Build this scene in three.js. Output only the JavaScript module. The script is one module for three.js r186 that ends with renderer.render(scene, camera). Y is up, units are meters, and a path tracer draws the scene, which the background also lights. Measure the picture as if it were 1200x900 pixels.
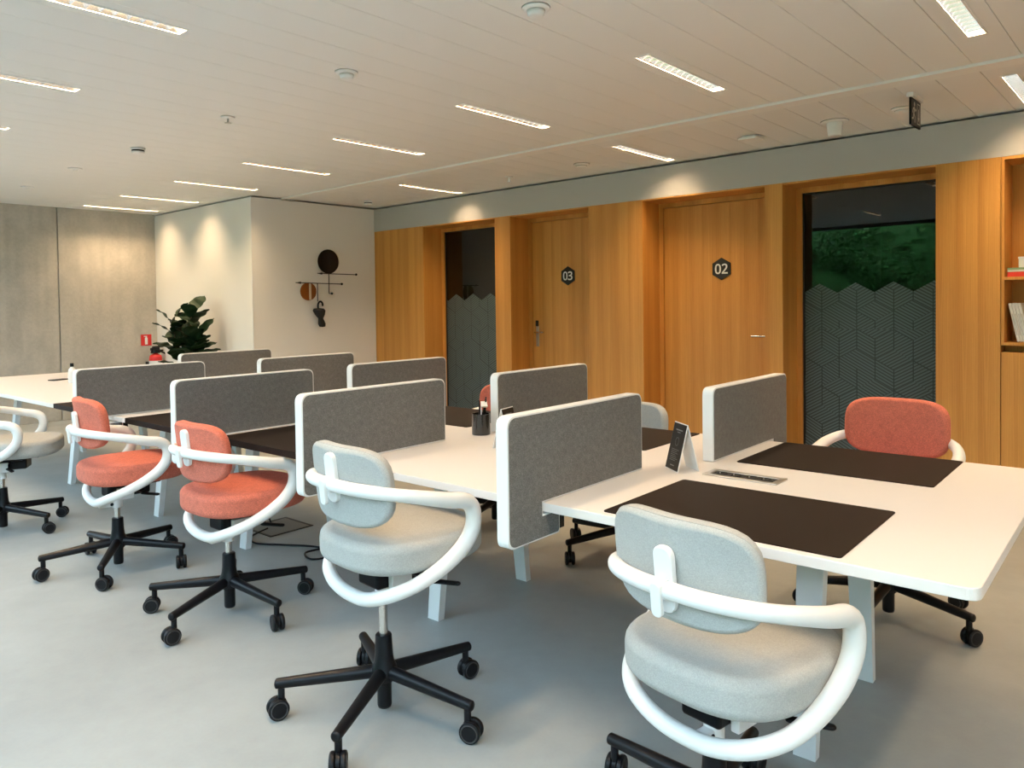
import * as THREE from 'three';
import { RectAreaLightUniformsLib } from 'three/addons/lights/RectAreaLightUniformsLib.js';
import { mergeGeometries, mergeVertices } from 'three/addons/utils/BufferGeometryUtils.js';
import { RoundedBoxGeometry } from 'three/addons/geometries/RoundedBoxGeometry.js';
import { TextGeometry } from 'three/addons/geometries/TextGeometry.js';
import { FontLoader } from 'three/addons/loaders/FontLoader.js';

// ---------------------------------------------------------------- camera, sky, exposure
const scene = new THREE.Scene();
const camera = new THREE.PerspectiveCamera(53.88, 1200 / 900, 0.05, 200);
camera.position.set(0, 1.353, 0);
camera.setRotationFromMatrix(new THREE.Matrix4().makeBasis(
  new THREE.Vector3(0.6664184, -0.0134957, 0.7454558),     // to the right of the lens
  new THREE.Vector3(0.0268845, 0.9996209, -0.0059370),     // up
  new THREE.Vector3(-0.7450931, 0.0239977, 0.6665286)));   // backwards
camera.setViewOffset(1200, 900, 0, 71, 1200, 900);           // the lens is shifted
scene.background = new THREE.Color().setRGB(0.60, 0.82, 1.0); // overcast daylight outside the window wall
scene.backgroundIntensity = 9.8;
const LAMP_POWER = 430, LAMP_COLOR = new THREE.Color().setRGB(1.0, 0.70, 0.41);
const renderer = new THREE.WebGLRenderer();
renderer.toneMapping = THREE.LinearToneMapping;
renderer.toneMappingExposure = 0.9;
renderer.shadowMap.enabled = true;
RectAreaLightUniformsLib.init();

// ---------------------------------------------------------------- helpers
let seed = 12345;
const rnd = () => { seed = (seed * 1664525 + 1013904223) >>> 0; return seed / 4294967296; };
const rr = (a, b) => a + (b - a) * rnd();
const used = {};
const numbered = (n) => { const k = used[n] = (used[n] ?? -1) + 1; return k ? n + '_' + String(k).padStart(3, '0') : n; };
function tag(o, label, category, group) { o.userData.label = label; o.userData.category = category; if (group) o.userData.group = group; return o; }
function thing(name, label, category, [x, y, z] = [0, 0, 0], turn = 0, group) {
  const g = new THREE.Group(); g.name = numbered(name); g.position.set(x, y, z); g.rotation.y = turn; scene.add(g);
  return tag(g, label, category, group);
}
function struct(name) { const g = new THREE.Group(); g.name = name; g.userData.kind = 'structure'; scene.add(g); return g; }
function shadows(m) { m.castShadow = true; m.receiveShadow = true; return m; }
function obj(name, geo, mat, parent) {
  const g = Array.isArray(geo) ? merged(geo) : geo;
  const m = shadows(new THREE.Mesh(g, mat)); m.name = parent && parent !== scene ? name : numbered(name);
  (parent ?? scene).add(m); return m;
}
function sgroup(name, parent) { const g = new THREE.Group(); g.name = name; parent.add(g); return g; }
function merged(list) {
  return mergeGeometries(list.map((g) => { const c = g.index ? g.toNonIndexed() : g.clone(); for (const k of Object.keys(c.attributes)) if (!['position', 'normal', 'uv'].includes(k)) c.deleteAttribute(k); return c; }));
}
// uv in metres by the dominant direction of each face
function boxUV(g, du = 0, dv = 0) {
  const c = g.index ? g.toNonIndexed() : g.clone();
  const p = c.attributes.position, n = p.count, uv = new Float32Array(n * 2);
  const a = new THREE.Vector3(), b = new THREE.Vector3(), d = new THREE.Vector3();
  for (let i = 0; i < n; i += 3) {
    a.fromBufferAttribute(p, i); b.fromBufferAttribute(p, i + 1).sub(a); d.fromBufferAttribute(p, i + 2).sub(a); b.cross(d);
    const ax = Math.abs(b.x), ay = Math.abs(b.y), az = Math.abs(b.z);
    for (let k = 0; k < 3; k++) {
      const x = p.getX(i + k), y = p.getY(i + k), z = p.getZ(i + k);
      const [u, v] = ay >= ax && ay >= az ? [x, z] : ax >= az ? [z, y] : [x, y];
      uv[(i + k) * 2] = u + du; uv[(i + k) * 2 + 1] = v + dv;
    }
  }
  c.setAttribute('uv', new THREE.BufferAttribute(uv, 2)); return c;
}
const box = (x0, x1, y0, y1, z0, z1) => { const g = new THREE.BoxGeometry(x1 - x0, y1 - y0, z1 - z0); g.translate((x0 + x1) / 2, (y0 + y1) / 2, (z0 + z1) / 2); return boxUV(g); };
const rbox = (x0, x1, y0, y1, z0, z1, r = 0.004, s = 2) => { const g = new RoundedBoxGeometry(x1 - x0, y1 - y0, z1 - z0, s, r); g.translate((x0 + x1) / 2, (y0 + y1) / 2, (z0 + z1) / 2); return boxUV(g); };
const cyl = (r0, r1, y0, y1, x = 0, z = 0, n = 24) => { const g = new THREE.CylinderGeometry(r1, r0, y1 - y0, n); g.translate(x, (y0 + y1) / 2, z); return g; };
const V = (x, y, z) => new THREE.Vector3(x, y, z);
function rod(a, b, r, n = 12, r2 = r) {
  const d = b.clone().sub(a), g = new THREE.CylinderGeometry(r2, r, d.length(), n);
  g.applyQuaternion(new THREE.Quaternion().setFromUnitVectors(V(0, 1, 0), d.clone().normalize())); g.translate((a.x + b.x) / 2, (a.y + b.y) / 2, (a.z + b.z) / 2); return g;
}
function tube(pts, r, seg = 60, n = 12, closed = false) { return new THREE.TubeGeometry(new THREE.CatmullRomCurve3(pts, closed, 'centripetal'), seg, r, n, closed); }
function roundedPoly(pts, radii) {
  const s = new THREE.Shape(), n = pts.length;
  for (let i = 0; i < n; i++) {
    const p = new THREE.Vector2(...pts[i]), a = new THREE.Vector2(...pts[(i + n - 1) % n]), b = new THREE.Vector2(...pts[(i + 1) % n]);
    const r = Array.isArray(radii) ? radii[i] : radii;
    if (!r) { i ? s.lineTo(p.x, p.y) : s.moveTo(p.x, p.y); continue; }
    const u = a.clone().sub(p).normalize().multiplyScalar(r).add(p), w = b.clone().sub(p).normalize().multiplyScalar(r).add(p);
    i ? s.lineTo(u.x, u.y) : s.moveTo(u.x, u.y); s.quadraticCurveTo(p.x, p.y, w.x, w.y);
  }
  s.closePath(); return s;
}
// a pad: outline(angle) -> [x, z]; rounded rim, softly domed top
function cushion(outline, thick, rim, dome, na = 64) {
  const rings = [], nr = 7;
  rings.push([0, 0, 0.0]); rings.push([0.5, 0, 0]);
  for (let i = 0; i <= nr; i++) { const t = -Math.PI / 2 + (i / nr) * Math.PI / 2; rings.push([-(rim) * (1 - Math.cos(t)), rim + rim * Math.sin(t), 1]); }
  for (let i = 0; i <= nr; i++) { const t = (i / nr) * Math.PI / 2; rings.push([-(rim) * (1 - Math.cos(t)), thick - rim + rim * Math.sin(t), 1]); }
  rings.push([0.7, thick, 2]); rings.push([0.4, thick, 2]); rings.push([0, thick, 2]);
  const pos = [], idx = [];
  for (const [k, y, mode] of rings) for (let j = 0; j < na; j++) {
    const a = j / na * Math.PI * 2, [x, z] = outline(a), l = Math.hypot(x, z);
    const f = mode === 1 ? (l + k) / l : k * (l - rim) / l;
    const rho = Math.min(1, f * l / Math.max(l - rim, 1e-6));
    const lift = y > thick * 0.6 ? dome * (1 - rho * rho) * (mode === 2 ? 1 : 0) : 0;
    pos.push(x * f, y + lift, z * f);
  }
  for (let i = 0; i < rings.length - 1; i++) for (let j = 0; j < na; j++) {
    const a = i * na + j, b = i * na + (j + 1) % na, c = a + na, d = b + na;
    idx.push(a, b, d, a, d, c);
  }
  const g = new THREE.BufferGeometry(); g.setAttribute('position', new THREE.Float32BufferAttribute(pos, 3)); g.setIndex(idx);
  const w = mergeVertices(g, 1e-5); w.computeVertexNormals(); return w;
}
const superell = (hx, hz, e) => (a) => { const c = Math.cos(a), s = Math.sin(a); const k = Math.pow(Math.pow(Math.abs(c) / hx, e) + Math.pow(Math.abs(s) / hz, e), -1 / e); return [c * k, s * k]; };

// ---------------------------------------------------------------- textures
function noise2(w, h, cx, cy, s) {            // tileable value noise
  const g = new Float32Array(cx * cy); let q = s; const r = () => { q = (q * 1664525 + 1013904223) >>> 0; return q / 4294967296; };
  for (let i = 0; i < g.length; i++) g[i] = r();
  const o = new Float32Array(w * h);
  for (let y = 0; y < h; y++) {
    const fy = y / h * cy, y0 = Math.floor(fy), ty = fy - y0, sy = ty * ty * (3 - 2 * ty);
    for (let x = 0; x < w; x++) {
      const fx = x / w * cx, x0 = Math.floor(fx), tx = fx - x0, sx = tx * tx * (3 - 2 * tx);
      const a = g[(y0 % cy) * cx + x0 % cx], b = g[(y0 % cy) * cx + (x0 + 1) % cx], c = g[((y0 + 1) % cy) * cx + x0 % cx], d = g[((y0 + 1) % cy) * cx + (x0 + 1) % cx];
      o[y * w + x] = (a + (b - a) * sx) * (1 - sy) + (c + (d - c) * sx) * sy;
    }
  }
  return o;
}
function dataTex(w, h, fn, srgb = true, repX = 1, repY = 1) {
  const d = new Uint8Array(w * h * 4);
  for (let i = 0; i < w * h; i++) { const [r, g, b] = fn(i % w, Math.floor(i / w), i); d[i * 4] = Math.max(0, Math.min(255, r)); d[i * 4 + 1] = Math.max(0, Math.min(255, g)); d[i * 4 + 2] = Math.max(0, Math.min(255, b)); d[i * 4 + 3] = 255; }
  const t = new THREE.DataTexture(d, w, h); t.wrapS = t.wrapT = THREE.RepeatWrapping; t.magFilter = THREE.LinearFilter; t.minFilter = THREE.LinearMipmapLinearFilter; t.generateMipmaps = true;
  if (srgb) t.colorSpace = THREE.SRGBColorSpace; t.repeat.set(repX, repY); t.needsUpdate = true; return t;
}
const lerp3 = (a, b, t) => [a[0] + (b[0] - a[0]) * t, a[1] + (b[1] - a[1]) * t, a[2] + (b[2] - a[2]) * t];

// oak veneer: fine vertical pores on broad cathedral bands
function streaks(w, h, n, l0, l1, s) {       // vertical pore lines of random length
  const o = new Float32Array(w * h).fill(0.5); let q = s; const r = () => { q = (q * 1664525 + 1013904223) >>> 0; return q / 4294967296; };
  for (let k = 0; k < n; k++) {
    const x0 = r() * w, y0 = Math.floor(r() * h), len = Math.floor(l0 + (l1 - l0) * r() * r()), a = (r() - 0.5) * 0.5, drift = (r() - 0.5) * 0.03, wd = r() < 0.25 ? 2 : 1;
    for (let t = 0; t < len; t++) { const e = Math.min(1, t / 14, (len - t) / 14), x = Math.floor(x0 + t * drift + w) % w, y = (y0 + t) % h; for (let d = 0; d < wd; d++) o[y * w + (x + d) % w] += a * e; }
  }
  return o;
}
function oakMaps() {
  const w = 1024, h = 1024;
  const band = noise2(w, h, 14, 2, 7), band2 = noise2(w, h, 40, 2, 8), pore = streaks(w, h, 16000, 40, 420, 9), pore2 = streaks(w, h, 26000, 12, 90, 10), warp = noise2(w, h, 6, 3, 11), fine = noise2(w, h, 512, 256, 12);
  const val = new Float32Array(w * h);
  for (let i = 0; i < w * h; i++) {
    const x = i % w, y = Math.floor(i / w), du = (x / w * 4) % 1 - 0.5;
    const q = Math.sin((Math.sqrt(du * du * 60 + 0.25) * 3.2 - 2 * y / h + warp[i] * 0.9) * Math.PI * 2) * 0.5 + 0.5;
    val[i] = 0.05 + 0.24 * band[i] + 0.12 * band2[i] + 0.12 * q + 0.24 * pore[i] + 0.14 * pore2[i] + 0.04 * fine[i];
  }
  const map = dataTex(w, h, (x, y, i) => { const t = Math.max(0, Math.min(1, (val[i] - 0.2) * 1.7)); return lerp3([190, 128, 60], [230, 176, 100], t); }, true, 1 / 1.0, 1 / 2.4);
  const bump = dataTex(w, h, (x, y, i) => { const v = 130 + 70 * (pore[i] - 0.5) + 60 * (pore2[i] - 0.5); return [v, v, v]; }, false, 1 / 1.0, 1 / 2.4);
  return { map, bump };
}
const OAK = oakMaps();
function concreteMap() {
  const w = 1024, a = noise2(w, w, 5, 4, 21), b = noise2(w, w, 23, 19, 22), c = noise2(w, w, 120, 120, 23), d = noise2(w, w, 400, 400, 24), e = noise2(w, w, 60, 6, 25);
  return dataTex(w, w, (x, y, i) => { let v = 0.3 * a[i] + 0.25 * b[i] + 0.15 * c[i] + 0.1 * d[i] + 0.2 * e[i]; v = 176 + 62 * (v - 0.5) * 0.8; if (d[i] > 0.955) v -= 26; return [v * 1.03, v, v * 0.945]; }, true, 1 / 3, 1 / 3);
}
function concreteBump() { const w = 512, c = noise2(w, w, 60, 60, 31), d = noise2(w, w, 200, 200, 32); return dataTex(w, w, (x, y, i) => { const v = 120 + 60 * (c[i] - 0.5) + 60 * (d[i] - 0.5) - (d[i] > 0.95 ? 60 : 0); return [v, v, v]; }, false, 1 / 2, 1 / 2); }
function weaveMap(contrast, s) {          // heathered cloth, used to multiply a colour
  const w = 512, a = noise2(w, w, 256, 128, s), b = noise2(w, w, 128, 256, s + 1), c = noise2(w, w, 20, 20, s + 2), e = noise2(w, w, 90, 300, s + 3);
  return dataTex(w, w, (x, y, i) => { const v = 255 - contrast * (0.42 * a[i] + 0.28 * b[i] + 0.12 * c[i] + 0.3 * e[i]); return [v, v, v]; }, true, 4, 4);
}
function weaveBump(s) { const w = 512, a = noise2(w, w, 256, 128, s), b = noise2(w, w, 128, 256, s + 1); return dataTex(w, w, (x, y, i) => { const v = 90 + 100 * (0.5 * a[i] + 0.5 * b[i]); return [v, v, v]; }, false, 4, 4); }
function floorMap() {
  const w = 1024, a = noise2(w, w, 5, 5, 41), b = noise2(w, w, 18, 18, 42), c = noise2(w, w, 90, 90, 43), d = noise2(w, w, 500, 500, 44);
  return dataTex(w, w, (x, y, i) => { let v = 0.4 * a[i] + 0.32 * b[i] + 0.18 * c[i] + 0.1 * d[i]; v = 152 + 24 * (v - 0.5); if (d[i] > 0.992 && c[i] > 0.7) v -= 26; return [v * 0.965, v, v]; }, true, 1 / 4, 1 / 4);
}
function floorRough() { const w = 512, a = noise2(w, w, 6, 6, 45), b = noise2(w, w, 30, 30, 46); return dataTex(w, w, (x, y, i) => { const v = 120 + 60 * (0.6 * a[i] + 0.4 * b[i]); return [v, v, v]; }, false, 1 / 4, 1 / 4); }
function canvasTex(w, h, draw) {
  const c = document.createElement('canvas'); c.width = w; c.height = h; draw(c.getContext('2d'), w, h);
  const t = new THREE.CanvasTexture(c); t.colorSpace = THREE.SRGBColorSpace; t.wrapS = t.wrapT = THREE.RepeatWrapping; return t;
}

// ---------------------------------------------------------------- materials
const std = (o) => new THREE.MeshStandardMaterial(o);
const lin = (r, g, b) => new THREE.Color().setRGB(r, g, b);
const M = {
  floor: std({ map: floorMap(), roughnessMap: floorRough(), roughness: 0.75 }),
  plank: std({ color: lin(0.88, 0.865, 0.84), roughness: 0.5 }),
  ceilTrim: std({ color: lin(0.92, 0.9, 0.865), roughness: 0.5 }),
  plaster: std({ color: lin(0.82, 0.8, 0.76), roughness: 0.9 }),
  fascia: std({ color: lin(0.5, 0.495, 0.485), roughness: 0.9 }),
  black: std({ color: lin(0.008, 0.008, 0.009), roughness: 0.6 }),
  slab: std({ color: lin(0.36, 0.355, 0.345), roughness: 0.95 }),
  concrete: std({ map: concreteMap(), bumpMap: concreteBump(), bumpScale: 0.002, roughness: 0.9 }),
  roomGrey: std({ color: lin(0.34, 0.34, 0.335), roughness: 0.9 }),
  shadeTintGlass: new THREE.MeshPhysicalMaterial({ color: lin(0.22, 0.24, 0.24), transmission: 1, thickness: 0, roughness: 0, ior: 1.52 }),  // darkness of the unlit rooms behind is put into the glass tint
  white: std({ color: lin(0.8, 0.8, 0.79), roughness: 0.38 }),
  whitePlastic: new THREE.MeshPhysicalMaterial({ color: lin(0.76, 0.755, 0.735), roughness: 0.42, clearcoat: 0.15, clearcoatRoughness: 0.4 }),
  deviceWhite: std({ color: lin(0.9, 0.895, 0.88), roughness: 0.45 }),
  deskTop: std({ color: lin(0.74, 0.7, 0.665), roughness: 0.42 }),
  deskEdge: std({ color: lin(0.8, 0.8, 0.79), roughness: 0.4 }),
  leg: std({ color: lin(0.72, 0.73, 0.74), roughness: 0.42 }),
  felt: std({ color: lin(0.285, 0.275, 0.258), map: weaveMap(120, 51), bumpMap: weaveBump(52), bumpScale: 0.0012, roughness: 1 }),
  orange: new THREE.MeshPhysicalMaterial({ color: lin(1.0, 0.26, 0.165), map: weaveMap(105, 61), bumpMap: weaveBump(62), bumpScale: 0.001, roughness: 0.95, sheen: 0.35, sheenRoughness: 0.6, sheenColor: lin(0.9, 0.45, 0.35) }),
  grey: new THREE.MeshPhysicalMaterial({ color: lin(0.5, 0.5, 0.475), map: weaveMap(45, 71), bumpMap: weaveBump(72), bumpScale: 0.001, roughness: 0.95 }),
  blackPlastic: new THREE.MeshPhysicalMaterial({ color: lin(0.005, 0.0055, 0.0075), roughness: 0.4, specularIntensity: 0.45 }),
  rubber: std({ color: lin(0.035, 0.035, 0.036), roughness: 0.7 }),
  chrome: std({ color: lin(0.62, 0.6, 0.57), roughness: 0.22, metalness: 1 }),
  steel: std({ color: lin(0.6, 0.58, 0.55), roughness: 0.35, metalness: 1 }),
  mat: new THREE.MeshPhysicalMaterial({ color: lin(0.011, 0.006, 0.004), roughness: 0.58, specularIntensity: 0.3 }),
  glass: new THREE.MeshPhysicalMaterial({ color: 0xffffff, transmission: 1, thickness: 0, roughness: 0, ior: 1.52 }),
  louvre: std({ color: lin(0.86, 0.86, 0.86), roughness: 0.22, metalness: 1 }),
  lampGrey: std({ color: lin(0.35, 0.34, 0.33), roughness: 0.35, metalness: 0.7 }),
  lampWhite: std({ color: lin(0.86, 0.86, 0.84), roughness: 0.35 }),
  lampGlow: std({ color: lin(1, 1, 1), emissive: LAMP_COLOR.clone(), emissiveIntensity: 2, roughness: 0.5 }),
  red: std({ color: lin(0.62, 0.02, 0.02), roughness: 0.35 }),
  leaf: new THREE.MeshPhysicalMaterial({ color: lin(0.010, 0.030, 0.010), roughness: 0.55, specularIntensity: 0.35, side: THREE.DoubleSide }),
  bark: std({ color: lin(0.09, 0.06, 0.04), roughness: 0.9 }),
  soil: std({ color: lin(0.03, 0.02, 0.015), roughness: 1 }),
  grass: std({ color: lin(0.06, 0.11, 0.03), roughness: 1 }),
  paving: std({ color: lin(0.3, 0.295, 0.285), roughness: 0.9 }),
  hedgeCore: std({ color: lin(0.1, 0.29, 0.075), roughness: 1 }),
  hedgeLeaf: new THREE.MeshPhysicalMaterial({ color: lin(1, 1, 1), roughness: 0.55, side: THREE.DoubleSide }),
  alu: std({ color: lin(0.12, 0.12, 0.125), roughness: 0.45, metalness: 0.4 }),
};
const oakVariants = [[1, 1, 1], [1.02, 1.015, 1.01], [0.97, 0.965, 0.955], [0.99, 0.98, 0.965], [1.01, 1.005, 1.01]].map((c) =>
  std({ map: OAK.map, bumpMap: OAK.bump, bumpScale: 0.0004, color: lin(c[0] * 0.92, c[1] * 0.84, c[2] * 0.66), roughness: 0.5 }));
const oak = oakVariants[0];

// ---------------------------------------------------------------- room shell
const X0 = -0.5, X1 = 6.15, Z0 = -10.4, Z1 = 3.0, CEIL = 2.635, WOOD = 2.33, DOORX = 6.46;
{
  const f = obj('floor', box(X0 - 0.12, X1 + 0.5, -0.1, 0, Z0 - 0.12, Z1 + 0.12), M.floor, scene); f.userData.kind = 'structure';
}
const PITCH = 1.345, PW = PITCH / 6, LZ = -0.77;
const lampRows = []; for (let i = -2; i <= 6; i++) lampRows.push(LZ - PITCH * i); lampRows.push(LZ - PITCH * 6 - PW * 5);
const lampSpots = [];
lampRows.forEach((z, i) => { lampSpots.push([1.19, z]); lampSpots.push([3.835, z]); if (i % 2 === 0 && z > -7) lampSpots.push([5.6, z]); });
const LHL = 0.436, LHW = 0.042;               // half length and half width of a ceiling light
{
  const c = struct('ceiling');
  const strips = [[X0, 4.785], [4.925, X1 + 0.19]];
  const cache = {};
  const nFrom = Math.floor((Z0 - LZ + PW / 2) / PW), nTo = Math.ceil((Z1 - LZ) / PW);
  for (let k = nFrom; k <= nTo; k++) for (const [xa, xb0] of strips) {
    const zc = LZ + k * PW; let za = Math.max(zc - PW / 2 + 0.0013, Z0 + 0.004), zb = Math.min(zc + PW / 2 - 0.0013, Z1 - 0.004);
    if (zb - za < 0.01) continue;
    let xb = xb0; if (zc < -7.87 && xa > 4) continue; 
    if (zc < -7.87 && xb > 4.4) xb = 4.61;
    const holes = lampSpots.filter(([lx, lz]) => Math.abs(lz - zc) < 0.02 && lx > xa && lx < xb).map((p) => p[0]);
    const key = [xa, xb, (zb - za).toFixed(4), holes.join('/')].join('|');
    let g = cache[key];
    if (!g) {
      const hw = (zb - za) / 2, s = new THREE.Shape([new THREE.Vector2(xa, -hw), new THREE.Vector2(xb, -hw), new THREE.Vector2(xb, hw), new THREE.Vector2(xa, hw)]);
      for (const hx of holes) s.holes.push(new THREE.Path([new THREE.Vector2(hx - LHL, -LHW), new THREE.Vector2(hx - LHL, LHW), new THREE.Vector2(hx + LHL, LHW), new THREE.Vector2(hx + LHL, -LHW)]));
      g = new THREE.ExtrudeGeometry(s, { depth: 0.018, bevelEnabled: true, bevelThickness: 0.002, bevelSize: 0.0015, bevelOffset: -0.0015, bevelSegments: 1 });
      g.rotateX(-Math.PI / 2); g = boxUV(g); cache[key] = g;
    }
    const m = obj('ceiling_plank', g, M.plank, c); m.position.set(0, CEIL + 0.002, (za + zb) / 2);
  }
  obj('joint_strip', box(4.79, 4.92, CEIL - 0.014, CEIL + 0.02, -7.864, Z1), M.ceilTrim, c);
  obj('slab', box(X0 - 0.12, X1 + 0.5, CEIL + 0.085, CEIL + 0.2, Z0 - 0.12, Z1 + 0.12), M.slab, c);
  obj('ceiling_plank', box(4.615, 4.785, CEIL, CEIL + 0.02, -8.07, -7.8335), M.plank, c); obj('ceiling_plank', box(4.925, X1 + 0.19, CEIL, CEIL + 0.02, -8.07, -7.8335), M.plank, c);
}
{ // concrete wall of cast panels with recessed joints
  const w = struct('wall_back');
  const xs = [X0 - 0.1, 0.75, 3.235, 4.42];
  for (let i = 0; i < 3; i++) obj('concrete_panel', rbox(xs[i] + 0.007, xs[i + 1] - (i < 2 ? 0.007 : 0), 0, CEIL + 0.08, Z0 - 0.1, Z0, 0.005, 1), M.concrete, w);
  obj('joint_backing', box(X0, 4.42, 0, CEIL + 0.08, Z0 - 0.12, Z0 - 0.02), std({ color: lin(0.4, 0.39, 0.37), roughness: 1 }), w);
}
{ // white block in the corner
  const w = struct('wall_corner');
  obj('plaster_block', box(4.42, X1 + 0.3, 0, CEIL - 0.017, Z0 - 0.1, -7.88), M.plaster, w); obj('shadow_gap_back', box(4.62, X1 + 0.3, CEIL - 0.017, CEIL + 0.085, Z0 - 0.1, -8.08), M.plaster, w); obj('shadow_gap_end', box(4.42, 4.62, CEIL - 0.017, CEIL + 0.085, Z0 - 0.1, Z0 - 0.02), M.plaster, w); obj('shadow_gap_end', box(X1 + 0.2, X1 + 0.3, CEIL - 0.017, CEIL + 0.085, -8.08, -7.88), M.plaster, w);
  obj('corner_bead', box(4.416, 4.424, 0, CEIL - 0.017, -7.884, -7.876), M.white, w);
}
{ const w = struct('wall_front'); obj('plaster_wall', box(X0 - 0.12, X1 + 0.5, 0, CEIL + 0.1, Z1, Z1 + 0.12), M.plaster, w); }
{ // window wall behind the camera
  const w = struct('window_1'); let zz = Z0;
  obj('sill', box(X0 - 0.12, X0, 0, 0.08, Z0, Z1), M.alu, w); obj('head', box(X0 - 0.12, X0, CEIL - 0.05, CEIL + 0.1, Z0, Z1), M.alu, w);
  const mz = [Z0 + 0.03, -9.6, -7.4, -5.15, -2.9, -0.65, 1.6, Z1 - 0.03];
  for (const z of mz) obj('mullion', box(X0 - 0.12, X0, 0.08, CEIL - 0.05, z - 0.03, z + 0.03), M.alu, w);
  for (let i = 0; i < mz.length - 1; i++) obj('pane', box(X0 - 0.064, X0 - 0.058, 0.08, CEIL - 0.05, mz[i] + 0.03, mz[i + 1] - 0.03), M.glass, w);
}
// a face of oak veneer boards standing in the plane x = const, facing -x (axis 'z'), or z = const (axis 'x')
const boardGeo = {};
function boards(parent, axis, a0, a1, y0, y1, face, depth, want = 0.13, name = 'veneer_board', facing = -1) {
  const n = Math.max(1, Math.round((a1 - a0) / want)), ww = (a1 - a0) / n, gap = 0.0006;
  for (let i = 0; i < n; i++) {
    const v = Math.floor(rnd() * 4), key = [axis, ww.toFixed(4), (y1 - y0).toFixed(4), depth, v].join('|');
    if (!boardGeo[key]) {
      const g = axis === 'z' ? new THREE.BoxGeometry(depth, y1 - y0, ww - gap) : new THREE.BoxGeometry(ww - gap, y1 - y0, depth);
      boardGeo[key] = boxUV(g, v * 0.271 + 0.1, v * 0.83);
    }
    const m = obj(name, boardGeo[key], oakVariants[Math.floor(rnd() * 5)], parent), c = a0 + (i + 0.5) * ww, d = face - facing * depth / 2;
    m.position.set(axis === 'z' ? d : c, (y0 + y1) / 2, axis === 'z' ? c : d);
  }
}
const piers = [[-7.878, -6.935], [-5.742, -5.513], [-4.461, -3.837], [-2.649, -2.496], [-1.366, -0.966]];
const openings = [[-6.935, -5.742], [-5.513, -4.461], [-3.837, -2.649], [-2.496, -1.366]];
{
  const w = struct('wall_right');
  obj('fascia', box(X1, X1 + 0.45, WOOD, CEIL - 0.019, -7.88, Z1), M.fascia, w); obj('shadow_gap_back', box(X1 + 0.2, X1 + 0.45, CEIL - 0.019, CEIL + 0.085, -7.88, Z1), M.fascia, w);
  for (const [a, b] of piers) {
    const g = sgroup('wood_pier', w);
    boards(g, 'z', a, b, 0, WOOD - 0.001, X1, 0.02, (b - a) > 0.3 ? 0.16 : 0.3);
    obj('carcass', box(X1 + 0.0205, DOORX + 0.04, 0, WOOD - 0.001, a + 0.0205, b - 0.0205), oak, g);
    boards(g, 'x', X1 + 0.0205, DOORX + 0.04, 0, WOOD - 0.001, b, 0.02, 0.5, 'jamb_board', 1);
    boards(g, 'x', X1 + 0.0205, DOORX + 0.04, 0, WOOD - 0.001, a, 0.02, 0.5, 'jamb_board', -1);
  }
  for (const [a, b] of openings) obj('soffit_board', box(X1 + 0.001, DOORX + 0.04, WOOD - 0.014, WOOD - 0.0005, a, b), oakVariants[2], w);
  // the meeting rooms behind the doors, their lamps off
  const d = sgroup('meeting_rooms', w);
  obj('room_back', box(9.0, 9.1, 0, 2.6, -7.9, -0.9), M.roomGrey, d);
  obj('room_side', box(6.5, 9.1, 0, 2.6, -8.0, -7.9), M.roomGrey, d); obj('room_side', box(6.62, 9.1, 0, 2.6, -0.9, -0.8), M.roomGrey, d);
  obj('room_ceiling', box(6.5, 9.1, 2.6, 2.7, -8, -0.8), M.roomGrey, d); obj('room_floor', box(6.65, 9.1, -0.1, 0, -8, -0.8), M.roomGrey, d);
  obj('room_partition', box(6.56, 9, 0, 2.6, -5.66, -5.58), M.roomGrey, d); obj('room_partition', box(6.56, 9, 0, 2.6, -2.6, -2.54), M.roomGrey, d);
}
// ---------------------------------------------------------------- doors
const font = await new FontLoader().loadAsync('fonts/droid/droid_sans_regular.typeface.json');
function frame(g, a, b) {                     // oak lining inside an opening
  const t = 0.045, xa = DOORX - 0.01, xb = DOORX + 0.05, top = WOOD - 0.0145;
  obj('door_frame', [box(xa, xb, 0, top, a + 0.0005, a + t), box(xa, xb, 0, top, b - t, b - 0.0005), box(xa, xb, top - t, top, a + t, b - t)], oakVariants[1], g);
  return [a + t, b - t, top - t];
}
function hexSign(g, z, y, digits) {
  const s = new THREE.Shape(); for (let i = 0; i < 6; i++) { const a = i * Math.PI / 3 + Math.PI / 6; i ? s.lineTo(Math.cos(a) * 0.102, Math.sin(a) * 0.102) : s.moveTo(Math.cos(a) * 0.102, Math.sin(a) * 0.102); }
  const geo = new THREE.ExtrudeGeometry(s, { depth: 0.004, bevelEnabled: true, bevelSize: 0.0008, bevelThickness: 0.0008, bevelSegments: 1 });
  const p = obj('number_plate', geo, M.black, g); p.position.set(DOORX - 0.0005, y, z); p.rotation.y = -Math.PI / 2; p.userData.label = 'black hexagon plate with white digits ' + digits;
  const t = new TextGeometry(digits, { font, size: 0.088, depth: 0.0015, curveSegments: 5, bevelEnabled: true, bevelSize: 0.0022, bevelThickness: 0.0004, bevelSegments: 1 }); t.computeBoundingBox(); const bb = t.boundingBox;
  t.translate(-(bb.max.x + bb.min.x) / 2, -(bb.max.y + bb.min.y) / 2, 0.0052); obj('digits', t, M.white, p);
}
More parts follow.
